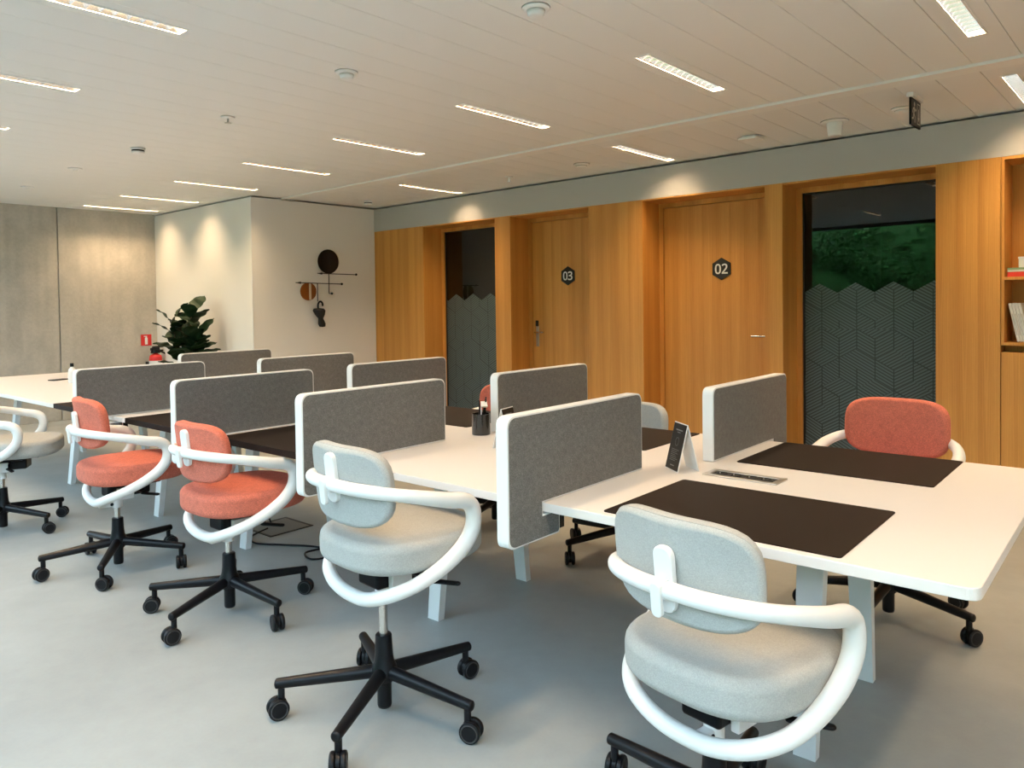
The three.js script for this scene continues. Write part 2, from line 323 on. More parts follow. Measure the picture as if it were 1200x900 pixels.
function handle(g, z, dir, plain, y = 1.05) {
  const h = sgroup('door_handle', g);
  if (plain) obj('rose', (() => { const c = new THREE.CylinderGeometry(0.02, 0.02, 0.008, 24); c.rotateZ(Math.PI / 2); c.translate(DOORX + 0.001, y, z); return c; })(), M.steel, h); else
  obj('back_plate', rbox(DOORX + 0.0005, DOORX + 0.009, y - 0.16, y + 0.07, z - 0.021, z + 0.021, 0.004), M.steel, h);
  obj('lever', [rod(V(DOORX + 0.01, y, z), V(DOORX - 0.045, y, z), 0.009), rod(V(DOORX - 0.045, y, z - 0.008 * dir), V(DOORX - 0.045, y, z + 0.125 * dir), 0.0095)], M.chrome, h);
  if (!plain) obj('lock_reader', rbox(DOORX - 0.012, DOORX + 0.001, y + 0.065, y + 0.13, z - 0.02, z + 0.02, 0.006), M.black, h);
}
function woodDoor(name, a, b, digits, signZ, handleZ, dir, plain) {
  const g = struct(name), [za, zb, top] = frame(g, a, b);
  const leaf = sgroup('door_leaf', g);
  boards(leaf, 'z', za + 0.004, zb - 0.004, 0.008, top - 0.004, DOORX + 0.006, 0.02, 0.135);
  obj('leaf_core', box(DOORX + 0.0265, DOORX + 0.045, 0.008, top - 0.004, za + 0.004, zb - 0.004), oakVariants[2], leaf);
  obj('stop_rebate', box(DOORX + 0.051, DOORX + 0.065, 0, WOOD, a, b), oakVariants[2], g);
  hexSign(g, signZ, 1.661, digits); handle(g, handleZ, dir, plain);
}
// film of hatched rhombs
const filmTex = canvasTex(1024, 1024, (c, w, h) => {
  c.fillStyle = '#556365'; c.fillRect(0, 0, w, h);
  const S = w / 1.12, e = 0.1617 * S, hw = 0.14 * S, sl = 0.0808 * S;   // pixels per metre, edge, half width, rise
  const hatch = (pts, dx, dy) => {
    c.save(); c.beginPath(); pts.forEach((p, i) => i ? c.lineTo(...p) : c.moveTo(...p)); c.closePath(); c.clip();
    c.strokeStyle = '#2b3436'; c.lineWidth = 8; const [x, y] = pts[0];
    for (let k = -16; k < 30; k++) { c.beginPath(); c.moveTo(x - dx * 3, y - dy * 3 + k * 23.6); c.lineTo(x + dx * 4, y + dy * 4 + k * 23.6); c.stroke(); }
    c.restore(); c.strokeStyle = '#242d2f'; c.lineWidth = 7; c.beginPath(); c.moveTo(...pts[0]); c.lineTo(...pts[3]); c.stroke();
  };
  for (let r = -2; r < 9; r++) for (let q = -1; q < 5; q++) {
    const x = q * 2 * hw + (r & 1 ? hw : 0), y = r * 1.5 * e;
    hatch([[x - hw, y], [x, y + sl], [x, y + sl + e], [x - hw, y + e]], hw, rnd() < 0.7 ? sl : -sl);
    hatch([[x, y + sl], [x + hw, y], [x + hw, y + e], [x, y + sl + e]], hw, rnd() < 0.7 ? -sl : sl);
    hatch([[x - hw, y], [x, y - sl], [x + hw, y], [x, y + sl]], hw, rnd() < 0.5 ? sl : -sl);
  }
});
filmTex.repeat.set(1 / 1.12, 1 / 1.12);
M.film = std({ map: filmTex, roughness: 0.35 });
function glassDoor(name, a, b, phase) {
  const g = struct(name), [za, zb, top] = frame(g, a, b);
  obj('rebate', [box(DOORX + 0.012, DOORX + 0.05, 0, top, za, za + 0.012), box(DOORX + 0.012, DOORX + 0.05, 0, top, zb - 0.012, zb), box(DOORX + 0.012, DOORX + 0.05, top - 0.012, top, za, zb)], M.black, g);
  obj('pane', box(DOORX + 0.02, DOORX + 0.03, 0.01, top - 0.002, za + 0.002, zb - 0.002), M.shadeTintGlass, g);
  const s = new THREE.Shape(), l = zb - za - 0.03; s.moveTo(0, 0.03); s.lineTo(l, 0.03);
  const SP = 0.288, zig = (u) => { const q = ((u - phase) / SP % 1 + 1) % 1; return 1.5 - 0.16 * Math.min(q, 1 - q); };
  const us = [l]; for (let k = -24; k < 24; k++) { const u = k * SP / 2 + phase; if (u > 0.001 && u < l - 0.001) us.push(u); } us.push(0); us.sort((p, q) => q - p);
  for (const u of us) s.lineTo(u, zig(u)); s.closePath();
  const fg = new THREE.ExtrudeGeometry(s, { depth: 0.0006, bevelEnabled: false }); const m = obj('frosted_film', boxUV(fg), M.film, g);
  m.rotation.y = -Math.PI / 2; m.position.set(DOORX + 0.0188, 0, za + 0.015); m.userData.label = 'dark hatched hexagon film with zigzag top';
}
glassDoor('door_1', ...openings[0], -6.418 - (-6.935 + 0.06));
woodDoor('door_2', ...openings[1], '03', -4.962, -5.40, 1);
woodDoor('door_3', ...openings[2], '02', -3.19, -2.765, -1, true);
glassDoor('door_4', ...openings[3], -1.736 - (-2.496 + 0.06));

// ---------------------------------------------------------------- ceiling lights
const lampGeo = (() => {
  const h = 0.07, y = CEIL - 0.001, t = 0.003, L = LHL - 0.002, W = LHW - 0.002;
  const housing = merged([box(-L, L, y, y + h, -W, -W + t), box(-L, L, y, y + h, W - t, W), box(-L, -L + t, y, y + h, -W + t, W - t), box(L - t, L, y, y + h, -W + t, W - t), box(-L, L, y + h, y + h + t, -W, W)]);
  const rim = merged([box(-L - 0.006, L + 0.006, y - 0.003, y + 0.0005, -W - 0.006, -W + t), box(-L - 0.006, L + 0.006, y - 0.003, y + 0.0005, W - t, W + 0.006), box(-L - 0.006, -L + t, y - 0.003, y + 0.0005, -W, W), box(L - t, L + 0.006, y - 0.003, y + 0.0005, -W, W)]);
  // polished wedge blades and sloping side reflectors that hide the tube from low viewing angles
  const prism = (pts, len) => { const g = new THREE.ExtrudeGeometry(new THREE.Shape(pts.map((p) => new THREE.Vector2(...p))), { depth: len, bevelEnabled: false }); g.translate(0, 0, -len / 2); return boxUV(g); };
  const blades = [], n = 15, hb = 0.036, wb = 0.0125, Wi = W - t;
  for (let i = 1; i < n; i++) { const g = prism([[-0.0008, y + 0.002], [0.0008, y + 0.002], [wb, y + hb], [-wb, y + hb]], 2 * Wi - 0.001); g.translate(-L + i * 2 * L / n, 0, 0); blades.push(g); }
  for (const sg of [-1, 1]) { const g = prism([[0, y + 0.001], [0, y + hb], [-0.0135, y + hb]], 2 * L - 0.01); g.rotateY(-Math.PI / 2); if (sg < 0) g.rotateY(Math.PI); g.translate(0, 0, sg * (Wi - 0.0003)); blades.push(g); }
  const tubeG = new THREE.CapsuleGeometry(0.008, 2 * L - 0.06, 4, 10); tubeG.rotateZ(Math.PI / 2); tubeG.translate(0, y + 0.058, 0);
  return { housing, rim, blades: merged(blades), tubeG };
})();
const ORD = ['first', 'second', 'third', 'fourth', 'fifth', 'sixth', 'seventh', 'eighth', 'ninth', 'tenth'];
for (const [x, z] of lampSpots) {
  const col = lampSpots.filter((p) => p[0] === x).sort((p, q) => p[1] - q[1]), k = ORD[col.findIndex((p) => p[1] === z)];
  const label = x < 2 ? `slim louvred ceiling light over the window-side aisle, ${k} from the concrete wall` : x < 5 ? `slim louvred ceiling light over the aisle by the oak doors, ${k} from the concrete wall` : `slim louvred ceiling light between joint strip and fascia, ${k} from the white corner block`;
  const g = thing('ceiling_light', label, 'ceiling light', [x, 0, z], 0, 'recessed ceiling lights');
  obj('housing', lampGeo.housing, M.lampGrey, g); obj('rim', lampGeo.rim, M.lampWhite, g);
  const b = obj('louvre', lampGeo.blades, M.louvre, g); b.userData.kind = 'stuff';
  obj('lamp_tube', lampGeo.tubeG, M.lampGlow, g);
  const l = new THREE.RectAreaLight(LAMP_COLOR, LAMP_POWER, 2 * LHL - 0.03, 0.06);
  l.position.set(x, CEIL + 0.044, z); l.rotation.x = -Math.PI / 2; l.name = 'tube_light'; scene.add(l);
}

// ---------------------------------------------------------------- desks
const TH = 0.025, RX = 1.825, RZ = -0.322, DW = 1.425, DH = 0.74;
const row = (s, t) => [RX + t * Math.cos(TH) - s * Math.sin(TH), RZ - s * Math.cos(TH) - t * Math.sin(TH)];
// local frame of a desk: +x across (t), -z along (s)
function desk(label, s0, len, trestles) {
  const [x, z] = row(s0, 0), g = thing('long_desk', label, 'desk', [x, 0, z], TH, 'white bench desks standing end to end');
  const s = roundedPoly([[0, 0], [DW, 0], [DW, len], [0, len]], 0.035);
  let top = new THREE.ExtrudeGeometry(s, { depth: 0.024, bevelEnabled: true, bevelThickness: 0.002, bevelSize: 0.002, bevelOffset: -0.002, bevelSegments: 2, curveSegments: 8 });
  top.rotateX(-Math.PI / 2); top.translate(0, DH - 0.026, 0); obj('tabletop', boxUV(top), M.deskTop, g);
  const beamY = [0.652, 0.711];
  obj('beam', [box(0.53, 0.57, beamY[0], beamY[1], -len + 0.35, -0.3), box(0.855, 0.895, beamY[0], beamY[1], -len + 0.35, -0.3)], M.leg, g);
  for (const q of trestles) {
    const zz = -(q - s0);
    obj('crossbar', rbox(0.47, 0.955, 0.66, 0.7115, zz - 0.025, zz + 0.025, 0.003), M.leg, g);
    for (const sgn of [-1, 1]) {
      const w = 0.042, cx = DW / 2, xf = cx + sgn * 0.298, xt = cx + sgn * 0.22, d = 0.017;
      const leg = new THREE.BufferGeometry(), P = [];
      for (const [px, py, hx, hw] of [[xf, 0, d, w * 0.78], [xt, 0.711, d * 1.25, w]]) for (const [a, b] of [[-1, -1], [1, -1], [1, 1], [-1, 1]]) P.push(px + a * hx, py, zz + b * hw);
      leg.setAttribute('position', new THREE.Float32BufferAttribute(P, 3)); leg.setIndex([0, 1, 2, 0, 2, 3, 4, 6, 5, 4, 7, 6, 0, 5, 1, 0, 4, 5, 1, 6, 2, 1, 5, 6, 2, 7, 3, 2, 6, 7, 3, 4, 0, 3, 7, 4]);
      const ng = leg.toNonIndexed(); ng.computeVertexNormals(); obj('leg', boxUV(ng), M.leg, g);
    }
  }
  return g;
}
const deskA = desk('long white desk with splayed grey legs nearest the oak bookshelf', 0, 4.17, [0.508, 2.09, 3.64]);
const deskB = desk('long white desk with splayed legs reaching toward the concrete wall', 4.19, 3.85, [4.71, 6.2, 7.6]);

// felt screens; l runs from the overhanging end inwards
function screenShape(i) {
  const L = 0.76, p = [[i, 0.63 + i], [0.25 - i, 0.63 + i], [0.25 - i, 0.705 - i], [0.165 - i, 0.705 - i], [0.165 - i, 0.7415 + i], [L - i, 0.7415 + i], [L - i, 1.025 - i], [i, 1.025 - i]];
  return roundedPoly(p, [0.03, 0.01, 0.005, 0.003, 0.003, 0.004, 0.035, 0.035]);
}
const screenGeo = (() => {
  const f = new THREE.ExtrudeGeometry(screenShape(0), { depth: 0.041, bevelEnabled: true, bevelSize: 0.002, bevelThickness: 0.002, bevelOffset: -0.002, bevelSegments: 2, curveSegments: 8 }); f.translate(0, 0, -0.0205);
  const p = new THREE.ExtrudeGeometry(screenShape(0.0055), { depth: 0.0475, bevelEnabled: false, curveSegments: 8 }); p.translate(0, 0, -0.02375);
  return [boxUV(f), boxUV(p)];
})();
function screen(s, t, right, label) {
  const [x, z] = row(s + 0.0225, right ? t + 0.76 : t), g = thing('desk_screen', label, 'desk divider', [x, 0, z], right ? TH + Math.PI : TH, right ? 'grey felt screens on the oak wall side of the desks' : 'grey felt screens on the window side of the desks');
  obj('frame', screenGeo[0], M.whitePlastic, g); obj('felt_panel', screenGeo[1], M.felt, g);
  obj('desk_clamp', rbox(0.245, 0.28, 0.64, 0.711, -0.02, 0.02, 0.004), M.blackPlastic, g);
}
screen(1.162, -0.17, false, 'grey felt desk screen between the two pale grey chairs, beside a table-tent');
screen(2.183, -0.178, false, 'grey felt desk screen behind the pale grey chair, beside the bare desk');
screen(3.177, -0.19, false, 'grey felt desk screen behind the coral chair with loose floor cable');
screen(4.33, -0.2, false, 'grey felt desk screen at the joint of the two desks');
screen(1.01, 0.862, true, 'grey felt desk screen beside the power socket strip');
screen(2.13, 0.88, true, 'grey felt desk screen next to the black pen cup');
screen(3.228, 0.862, true, 'grey felt desk screen opposite the glass door by the corner');
screen(4.18, 0.86, true, 'grey felt desk screen under the wall-mounted coat rack');
screen(5.23, 0.838, true, 'grey felt desk screen in front of the potted fig');

// desk mats
function mat(s, t, label, lip = false, w = 0.675, d = 0.505) {
  const [x, z] = row(s, t), g = new THREE.ExtrudeGeometry(roundedPoly([[0, 0], [d, 0], [d, w], [0, w]], 0.014), { depth: 0.002, bevelEnabled: true, bevelThickness: 0.0006, bevelSize: 0.0006, bevelSegments: 1, bevelOffset: -0.0006 });
  g.rotateX(-Math.PI / 2); g.translate(0, DH + 0.0007, 0);
  let gg = boxUV(g); if (lip) gg = merged([gg, rbox(-0.0015, 0.002, DH - 0.027, DH + 0.003, -w + 0.006, -0.006, 0.001)]);
  const m = obj('desk_mat', gg, M.mat, scene); m.position.set(x, 0, z); m.rotation.y = TH; return tag(m, label, 'desk mat', 'dark desk mats');
}
mat(0.288, 0.025, 'dark brown desk mat in front of the pale grey chair nearest the bookshelf');
mat(0.268, 0.915, 'dark brown desk mat in front of the coral chair beside the socket strip');
mat(1.335, 0.905, 'dark brown desk mat in front of the lowered grey chair');
mat(2.36, 0.905, 'dark brown desk mat beside the black pen cup');
mat(2.47, -0.0045, 'dark desk mat folded over the desk edge by the coral chair with floor cable', true);
mat(3.5, -0.0045, 'dark desk mat folded over the desk edge by the coral chair beside the desk joint', true);
mat(4.6, -0.0045, 'dark desk mat behind the last felt screen on the window side', true);

// ---------------------------------------------------------------- swivel chairs (local +x is forward)
const chairGeo = (() => {
  const G = {};
  const seat = cushion(superell(0.252, 0.242, 2.75), 0.1, 0.03, 0.01); seat.translate(0.08, 0.478, 0); G.seat = boxUV(seat);
  const so = superell(0.2522, 0.2422, 2.7), sp = []; for (let i = 0; i < 72; i++) { const [x, z] = so(i / 72 * Math.PI * 2); sp.push(V(x * 0.993 + 0.08, 0.49 + 0.054, z * 0.993)); } G.seatSeam = tube(sp, 0.0016, 144, 5, true);
  const bend = (g) => { const p = g.attributes.position; const R = 0.46; for (let i = 0; i < p.count; i++) { const x = p.getX(i), y = p.getY(i), z = p.getZ(i); const a = z / R; const rad = R - x; p.setXYZ(i, R - rad * Math.cos(a), y, rad * Math.sin(a)); } return g; };
  // pad: cushion lying flat has its thickness along y; stand it up so that its top faces +x
  const stand = (g) => { g.rotateZ(-Math.PI / 2); return g; };
  let back = stand(cushion(superell(0.128, 0.23, 3.5), 0.05, 0.02, 0.006)); bend(back); back = mergeVertices(back); back.computeVertexNormals();
  back.rotateZ(0.1); back.translate(-0.175, 0.79, 0); G.back = boxUV(back);
  const bo = superell(0.1285, 0.2305, 3.5), bp = []; for (let i = 0; i < 72; i++) { const [x, z] = bo(i / 72 * Math.PI * 2); bp.push(V(x * 0.985, 0.012, z * 0.985)); }
  const bs = bend(stand(tube(bp, 0.0016, 144, 5, true))); bs.rotateZ(0.1); bs.translate(-0.175, 0.79, 0); bs.computeVertexNormals(); G.backSeam = bs;
  const half = [[-0.196, 0, 0.756], [-0.188, 0.095, 0.755], [-0.155, 0.174, 0.75], [-0.095, 0.232, 0.739], [-0.01, 0.264, 0.72], [0.07, 0.273, 0.7], [0.12, 0.274, 0.69], [0.152, 0.274, 0.672], [0.166, 0.274, 0.638], [0.159, 0.273, 0.59], [0.12, 0.27, 0.54], [0.06, 0.263, 0.5], [0, 0.25, 0.47], [-0.05, 0.228, 0.446], [-0.09, 0.187, 0.423], [-0.11, 0.127, 0.4], [-0.113, 0.06, 0.382], [-0.11, 0, 0.376]];
  const pts = half.map(([f, r, y]) => V(f, y, r)); for (let i = half.length - 2; i > 0; i--) pts.push(V(half[i][0], half[i][2], -half[i][1]));
  { // the tube is slim behind the back and thicker along the arms
    const seg = 240, nr = 18, cv = new THREE.CatmullRomCurve3(pts, true, 'centripetal'), g = new THREE.TubeGeometry(cv, seg, 0.02, nr, true), pa = g.attributes.position, c = V(0, 0, 0), q = V(0, 0, 0);
    for (let i = 0; i <= seg; i++) { cv.getPointAt(i / seg, c); const k = (c.y > 0.6 ? 1.02 + 0.28 * THREE.MathUtils.smoothstep(c.x, -0.12, 0.13) : 1.1 + 0.2 * THREE.MathUtils.smoothstep(c.x, -0.08, 0.14));
      for (let j = 0; j <= nr; j++) { const n = i * (nr + 1) + j; q.fromBufferAttribute(pa, n).sub(c).multiplyScalar(k).add(c); pa.setXYZ(n, q.x, q.y, q.z); } }
    G.loop = g;
  }
  // oval clips of the back pad and the lug that wraps round the tube
  const oval = (w, h, d, r) => { const g = new THREE.ExtrudeGeometry(roundedPoly([[-w / 2, -h / 2], [w / 2, -h / 2], [w / 2, h / 2], [-w / 2, h / 2]], w / 2 - 0.001), { depth: d, bevelEnabled: true, bevelSize: 0.004, bevelThickness: 0.004, bevelSegments: 3, curveSegments: 10 }); g.rotateY(-Math.PI / 2); return g; };
  const o1 = oval(0.046, 0.15, 0.01); o1.rotateZ(0.1); o1.translate(-0.178, 0.775, 0);
  const ring = new THREE.CylinderGeometry(0.0235, 0.0235, 0.032, 24, 1); ring.rotateX(Math.PI / 2); ring.translate(-0.196, 0.756, 0);
  const o2 = oval(0.022, 0.075, 0.006); o2.rotateZ(0.1); o2.translate(-0.212, 0.735, 0);
  G.clip = merged([o1, ring, o2]);
  // white lug from the tube joint to the column, black mechanism, lever
  G.lug = merged([rbox(-0.09, 0.024, 0.336, 0.366, -0.017, 0.017, 0.008), cyl(0.026, 0.026, 0.33, 0.402, 0, 0), rbox(-0.02, 0.06, 0.38, 0.44, -0.085, -0.06, 0.005), rbox(-0.02, 0.06, 0.38, 0.44, 0.06, 0.085, 0.005)]);
  const mech = [rbox(-0.06, 0.15, 0.39, 0.47, -0.058, 0.058, 0.012), rbox(-0.1, 0.24, 0.468, 0.4945, -0.14, 0.14, 0.008), rod(V(0.02, 0.44, 0), V(0.16, 0.478, 0.16), 0.016), rod(V(0.02, 0.44, 0), V(0.16, 0.478, -0.16), 0.016)];
  G.mech = merged(mech);
  const lev = new THREE.CapsuleGeometry(0.012, 0.09, 4, 10); lev.scale(1, 1, 0.6); lev.rotateX(Math.PI / 2); lev.rotateY(0.5); lev.translate(0.1, 0.415, 0.2); G.lever = merged([lev, rod(V(0.05, 0.43, 0.04), V(0.085, 0.42, 0.16), 0.007)]);
  const pin = new THREE.CylinderGeometry(0.0085, 0.0085, 0.036, 14); pin.rotateX(Math.PI / 2); pin.translate(-0.03, 0.35, 0); G.pin = pin;
  G.gas = cyl(0.0145, 0.0145, 0.2, 0.41, 0, 0, 20);
  G.hub = new THREE.LatheGeometry([[0.001, 0.02], [0.022, 0.02], [0.024, 0.028], [0.024, 0.1], [0.04, 0.115], [0.046, 0.135], [0.042, 0.155], [0.033, 0.175], [0.03, 0.2], [0.0275, 0.26], [0.025, 0.264], [0.001, 0.264]].map(([x, y]) => new THREE.Vector2(x, y)), 28);
  // star arm along +x
  const arm = rod(V(0.02, 0.14, 0), V(0.352, 0.113, 0), 0.023, 16, 0.0165); arm.scale(1, 1, 1); const cap = new THREE.SphereGeometry(0.0166, 14, 8); cap.scale(0.5, 1, 1); cap.translate(0.352, 0.113, 0);
  G.arm = merged([arm, cap, cyl(0.0115, 0.0115, 0.062, 0.104, 0.338, 0, 12)]);
  // twin castor, stem at the origin, wheels trailing
  const wheel = (z0, z1) => { const g = new THREE.LatheGeometry([[0.001, 0], [0.024, 0], [0.0255, 0.002], [0.031, 0.002], [0.034, 0.006], [0.034, z1 - z0 - 0.004], [0.032, z1 - z0], [0.001, z1 - z0]].map(([x, y]) => new THREE.Vector2(x, y)), 24); g.rotateX(Math.PI / 2); g.translate(0.012, 0.034, z0); return g; };
  const w2 = wheel(0.006, 0.024); const w1 = w2.clone(); w1.rotateY(Math.PI); w1.translate(0.024, 0, 0);
  const hood = new THREE.CylinderGeometry(0.027, 0.027, 0.011, 18); hood.rotateX(Math.PI / 2); hood.translate(0.012, 0.038, 0);
  G.wheels = [w2, w1]; G.hood = merged([hood, cyl(0.009, 0.009, 0.04, 0.07, 0, 0, 10)]);
  G.rims = [0.0235, -0.0235].map((z) => { const t = new THREE.TorusGeometry(0.0265, 0.0024, 6, 22); t.translate(0.012, 0.034, z); return t; });
  return G;
})();
function chair(kind, [x, z], heading, baseAngle, drop, label, group, padDrop = 0) {
  const h = THREE.MathUtils.degToRad(heading), g = thing('swivel_chair', label, 'chair', [x, 0, z], -h, group);
  const cloth = kind === 'orange' ? M.orange : M.grey, seam = cloth, G = chairGeo;
  const up = (m) => { m.position.y -= drop; return m; };
  const seat = up(obj('seat', G.seat, cloth, g)); obj('seam', G.seatSeam, seam, seat);
  const back = up(obj('backrest', G.back, cloth, g)); back.position.y -= padDrop; obj('seam', G.backSeam, seam, back); const clip = obj('back_clip', G.clip, M.whitePlastic, back); clip.position.y = padDrop; clip.userData.label = 'white oval clip on the armrest tube';
  up(obj('armrest_loop', G.loop, M.whitePlastic, g)).userData.label = 'white tube loop forming armrests and seat carrier';
  up(obj('carrier_lug', G.lug, M.whitePlastic, g)); up(obj('mechanism', G.mech, M.blackPlastic, g)); up(obj('lever', G.lever, M.blackPlastic, g)); up(obj('pivot_pin', G.pin, M.blackPlastic, g));
  obj('gas_column', G.gas, M.chrome, g); obj('base_column', G.hub, M.blackPlastic, g);
  for (let i = 0; i < 5; i++) {
    const a = obj('base_arm', G.arm, M.blackPlastic, g); a.rotation.y = h - THREE.MathUtils.degToRad(baseAngle + i * 72);
    const th = THREE.MathUtils.degToRad(baseAngle + i * 72), ca = h - th;
    const c = obj('castor', G.hood, M.blackPlastic, g); c.position.set(0.338 * Math.cos(th - h), 0, 0.338 * Math.sin(th - h)); c.rotation.y = ca + rr(-1.1, 1.1) + (i % 2 ? 0.6 : -0.4);
    for (const k of [0, 1]) { obj('wheel', G.wheels[k], M.blackPlastic, c); obj('wheel_rim', G.rims[k], M.rubber, c); }
  }
  return g;
}
const CG = 'swivel chairs round the desks';
chair('grey', [1.708, -0.872], 8.5, -81, 0.06, 'pale grey swivel chair at the mat with nearby socket strip', CG);
chair('grey', [1.566, -1.995], 3.5, 7.7, -0.045, 'pale grey swivel chair at the bare desk between two felt screens', CG, 0.045);
chair('orange', [1.648, -3.194], -1, 12.5, 0.012, 'coral swivel chair with a black cable on the floor behind it', CG, 0.04);
chair('orange', [1.555, -4.2], 4, 51, 0.01, 'coral swivel chair beside the screen at the joint of the desks', CG);
chair('grey', [1.36, -5.483], 30, -8, 0.01, 'pale grey swivel chair at the empty far end of the desks', CG);
chair('orange', [3.46, -0.95], 180, 36, 0, 'coral swivel chair facing the windows, in front of the dark glass door', CG);
chair('grey', [3.42, -2.27], 182, 130, 0.11, 'lowered pale grey swivel chair in front of oak door 02', CG);
chair('orange', [3.42, -3.22], 178, 20, 0.07, 'coral swivel chair half hidden by the screen with the pen cup', CG);

// ---------------------------------------------------------------- things on the desks
{
  const [x, z] = row(0.815, 0.692), g = thing('socket_strip', 'brushed steel socket strip with black inset let into the white desk', 'power strip', [x, DH, z], TH);
  obj('bezel', [rbox(-0.05, -0.03, 0.0005, 0.005, -0.135, 0.135, 0.002), rbox(0.03, 0.05, 0.0005, 0.005, -0.135, 0.135, 0.002), rbox(-0.03, 0.03, 0.0005, 0.005, -0.135, -0.112, 0.002), rbox(-0.03, 0.03, 0.0005, 0.005, 0.112, 0.135, 0.002)], M.steel, g);
  obj('inset', box(-0.03, 0.03, 0.0005, 0.0025, -0.112, 0.112), M.black, g);
  for (const q of [-0.08, -0.028, 0.028, 0.08]) { const o = obj('socket', new THREE.TorusGeometry(0.019, 0.002, 6, 24).rotateX(Math.PI / 2), M.blackPlastic, g); o.position.set(0, 0.003, q); obj('pin', rod(V(0, 0, -0.009), V(0, 0.003, -0.009), 0.003), M.steel, o); }
}
// table tents: folded card, dark printed faces
const tentTex = canvasTex(256, 384, (c, w, h) => {
  c.fillStyle = '#0c0d0f'; c.fillRect(0, 0, w, h); c.fillStyle = '#8d8f92';
  c.fillRect(60, 48, 136, 10); c.fillRect(96, 70, 64, 6); c.strokeStyle = '#77797d'; c.lineWidth = 5; c.beginPath(); c.arc(128, 150, 34, 0, 7); c.stroke();
  for (let i = 0; i < 7; i++) c.fillRect(50, 215 + i * 15, 156 - (i * 37) % 60, 4);
  c.fillRect(88, 345, 80, 8);
});
function tent(s, t, turn, label) {
  const [x, z] = row(s, t), g = thing('table_tent', label, 'sign', [x, DH + 0.0005, z], TH + turn, 'folded table-tent cards');
  const H = 0.17, W = 0.105, D = 0.042;
  for (const sgn of [-1, 1]) {
    const a = Math.atan2(D, H), L = Math.hypot(D, H);
    const p = obj('card_panel', boxUV(new THREE.BoxGeometry(W, L, 0.0022)), M.white, g); p.rotation.x = -sgn * a; p.position.set(0, H / 2 + 0.001, sgn * D / 2);
    const f = new THREE.BoxGeometry(W - 0.004, L - 0.006, 0.0008); const q = obj('printed_face', f, std({ map: tentTex, roughness: 0.4 }), p); q.position.z = sgn * 0.0016; if (sgn < 0) q.rotation.y = Math.PI;
  }
}
tent(1.045, 0.675, 2.45 - Math.PI / 2 + 0.05, 'black folded table-tent card beside the socket strip');
tent(1.85, 0.625, 2.45 + 0.9, 'black folded table-tent card peeking over a felt screen');
{
  const [x, z] = row(2.165, 0.8), g = thing('pen_cup', 'glossy black pen cup holding folded white paper', 'pen cup', [x, DH + 0.0005, z]);
  obj('cup', new THREE.LatheGeometry([[0.001, 0], [0.042, 0], [0.044, 0.002], [0.044, 0.098], [0.0425, 0.1], [0.041, 0.098], [0.041, 0.005], [0.001, 0.005]].map(([a, b]) => new THREE.Vector2(a, b)), 36), new THREE.MeshPhysicalMaterial({ color: lin(0.01, 0.01, 0.011), roughness: 0.25, clearcoat: 0.5 }), g);
  const p = thing('folded_paper', 'crumpled white folded paper sticking out of the black pen cup', 'paper', [x, DH + 0.0065, z]);
  const sheet = (pts, w) => { const gg = new THREE.ExtrudeGeometry(roundedPoly(pts, 0.004), { depth: w, bevelEnabled: false }); return gg; };
  const s1 = sheet([[-0.012, 0], [0.012, 0], [0.02, 0.11], [-0.01, 0.15], [-0.03, 0.13]], 0.003); s1.rotateY(0.8); obj('sheet', boxUV(s1), M.white, p);
  const s2 = sheet([[-0.03, 0.125], [0.02, 0.15], [-0.02, 0.142], [-0.085, 0.138]], 0.03); s2.rotateY(0.8); obj('flap', boxUV(s2), M.white, p);
  const pens = [[0.02, 0.012, 0.16], [0.012, -0.02, 0.14], [0.026, -0.004, 0.135]];
  for (const [a, b, hh] of pens) { const m = obj('pen', [rod(V(0, 0, 0), V(a * 0.5, hh, b * 0.5), 0.0042, 10), rod(V(a * 0.5, hh, b * 0.5), V(a * 0.53, hh + 0.012, b * 0.53), 0.003, 8)], M.blackPlastic, scene); m.position.set(x + a * 0.6, DH + 0.0065, z + b * 0.6); tag(m, 'dark pen standing in the black pen cup', 'pen', 'pens in the cup'); }
}
{
  const m = obj('phone', rbox(-0.075, 0.075, 0, 0.009, -0.038, 0.038, 0.004), M.blackPlastic, scene); m.position.set(2.31, DH + 0.0005, -7.5); m.rotation.y = 0.4; tag(m, 'dark phone lying on the empty far end of the desk', 'phone');
  const b = thing('water_bottle', 'pale bottle with dark cap standing on the far desk', 'bottle', [2.30, DH + 0.0005, -7.12]);
  obj('body', new THREE.LatheGeometry([[0.001, 0], [0.03, 0], [0.032, 0.004], [0.032, 0.09], [0.026, 0.115], [0.013, 0.13], [0.013, 0.14], [0.001, 0.14]].map(([p, q]) => new THREE.Vector2(p, q)), 24), M.whitePlastic, b);
  obj('cap', cyl(0.015, 0.014, 0.138, 0.168), M.blackPlastic, b);
}
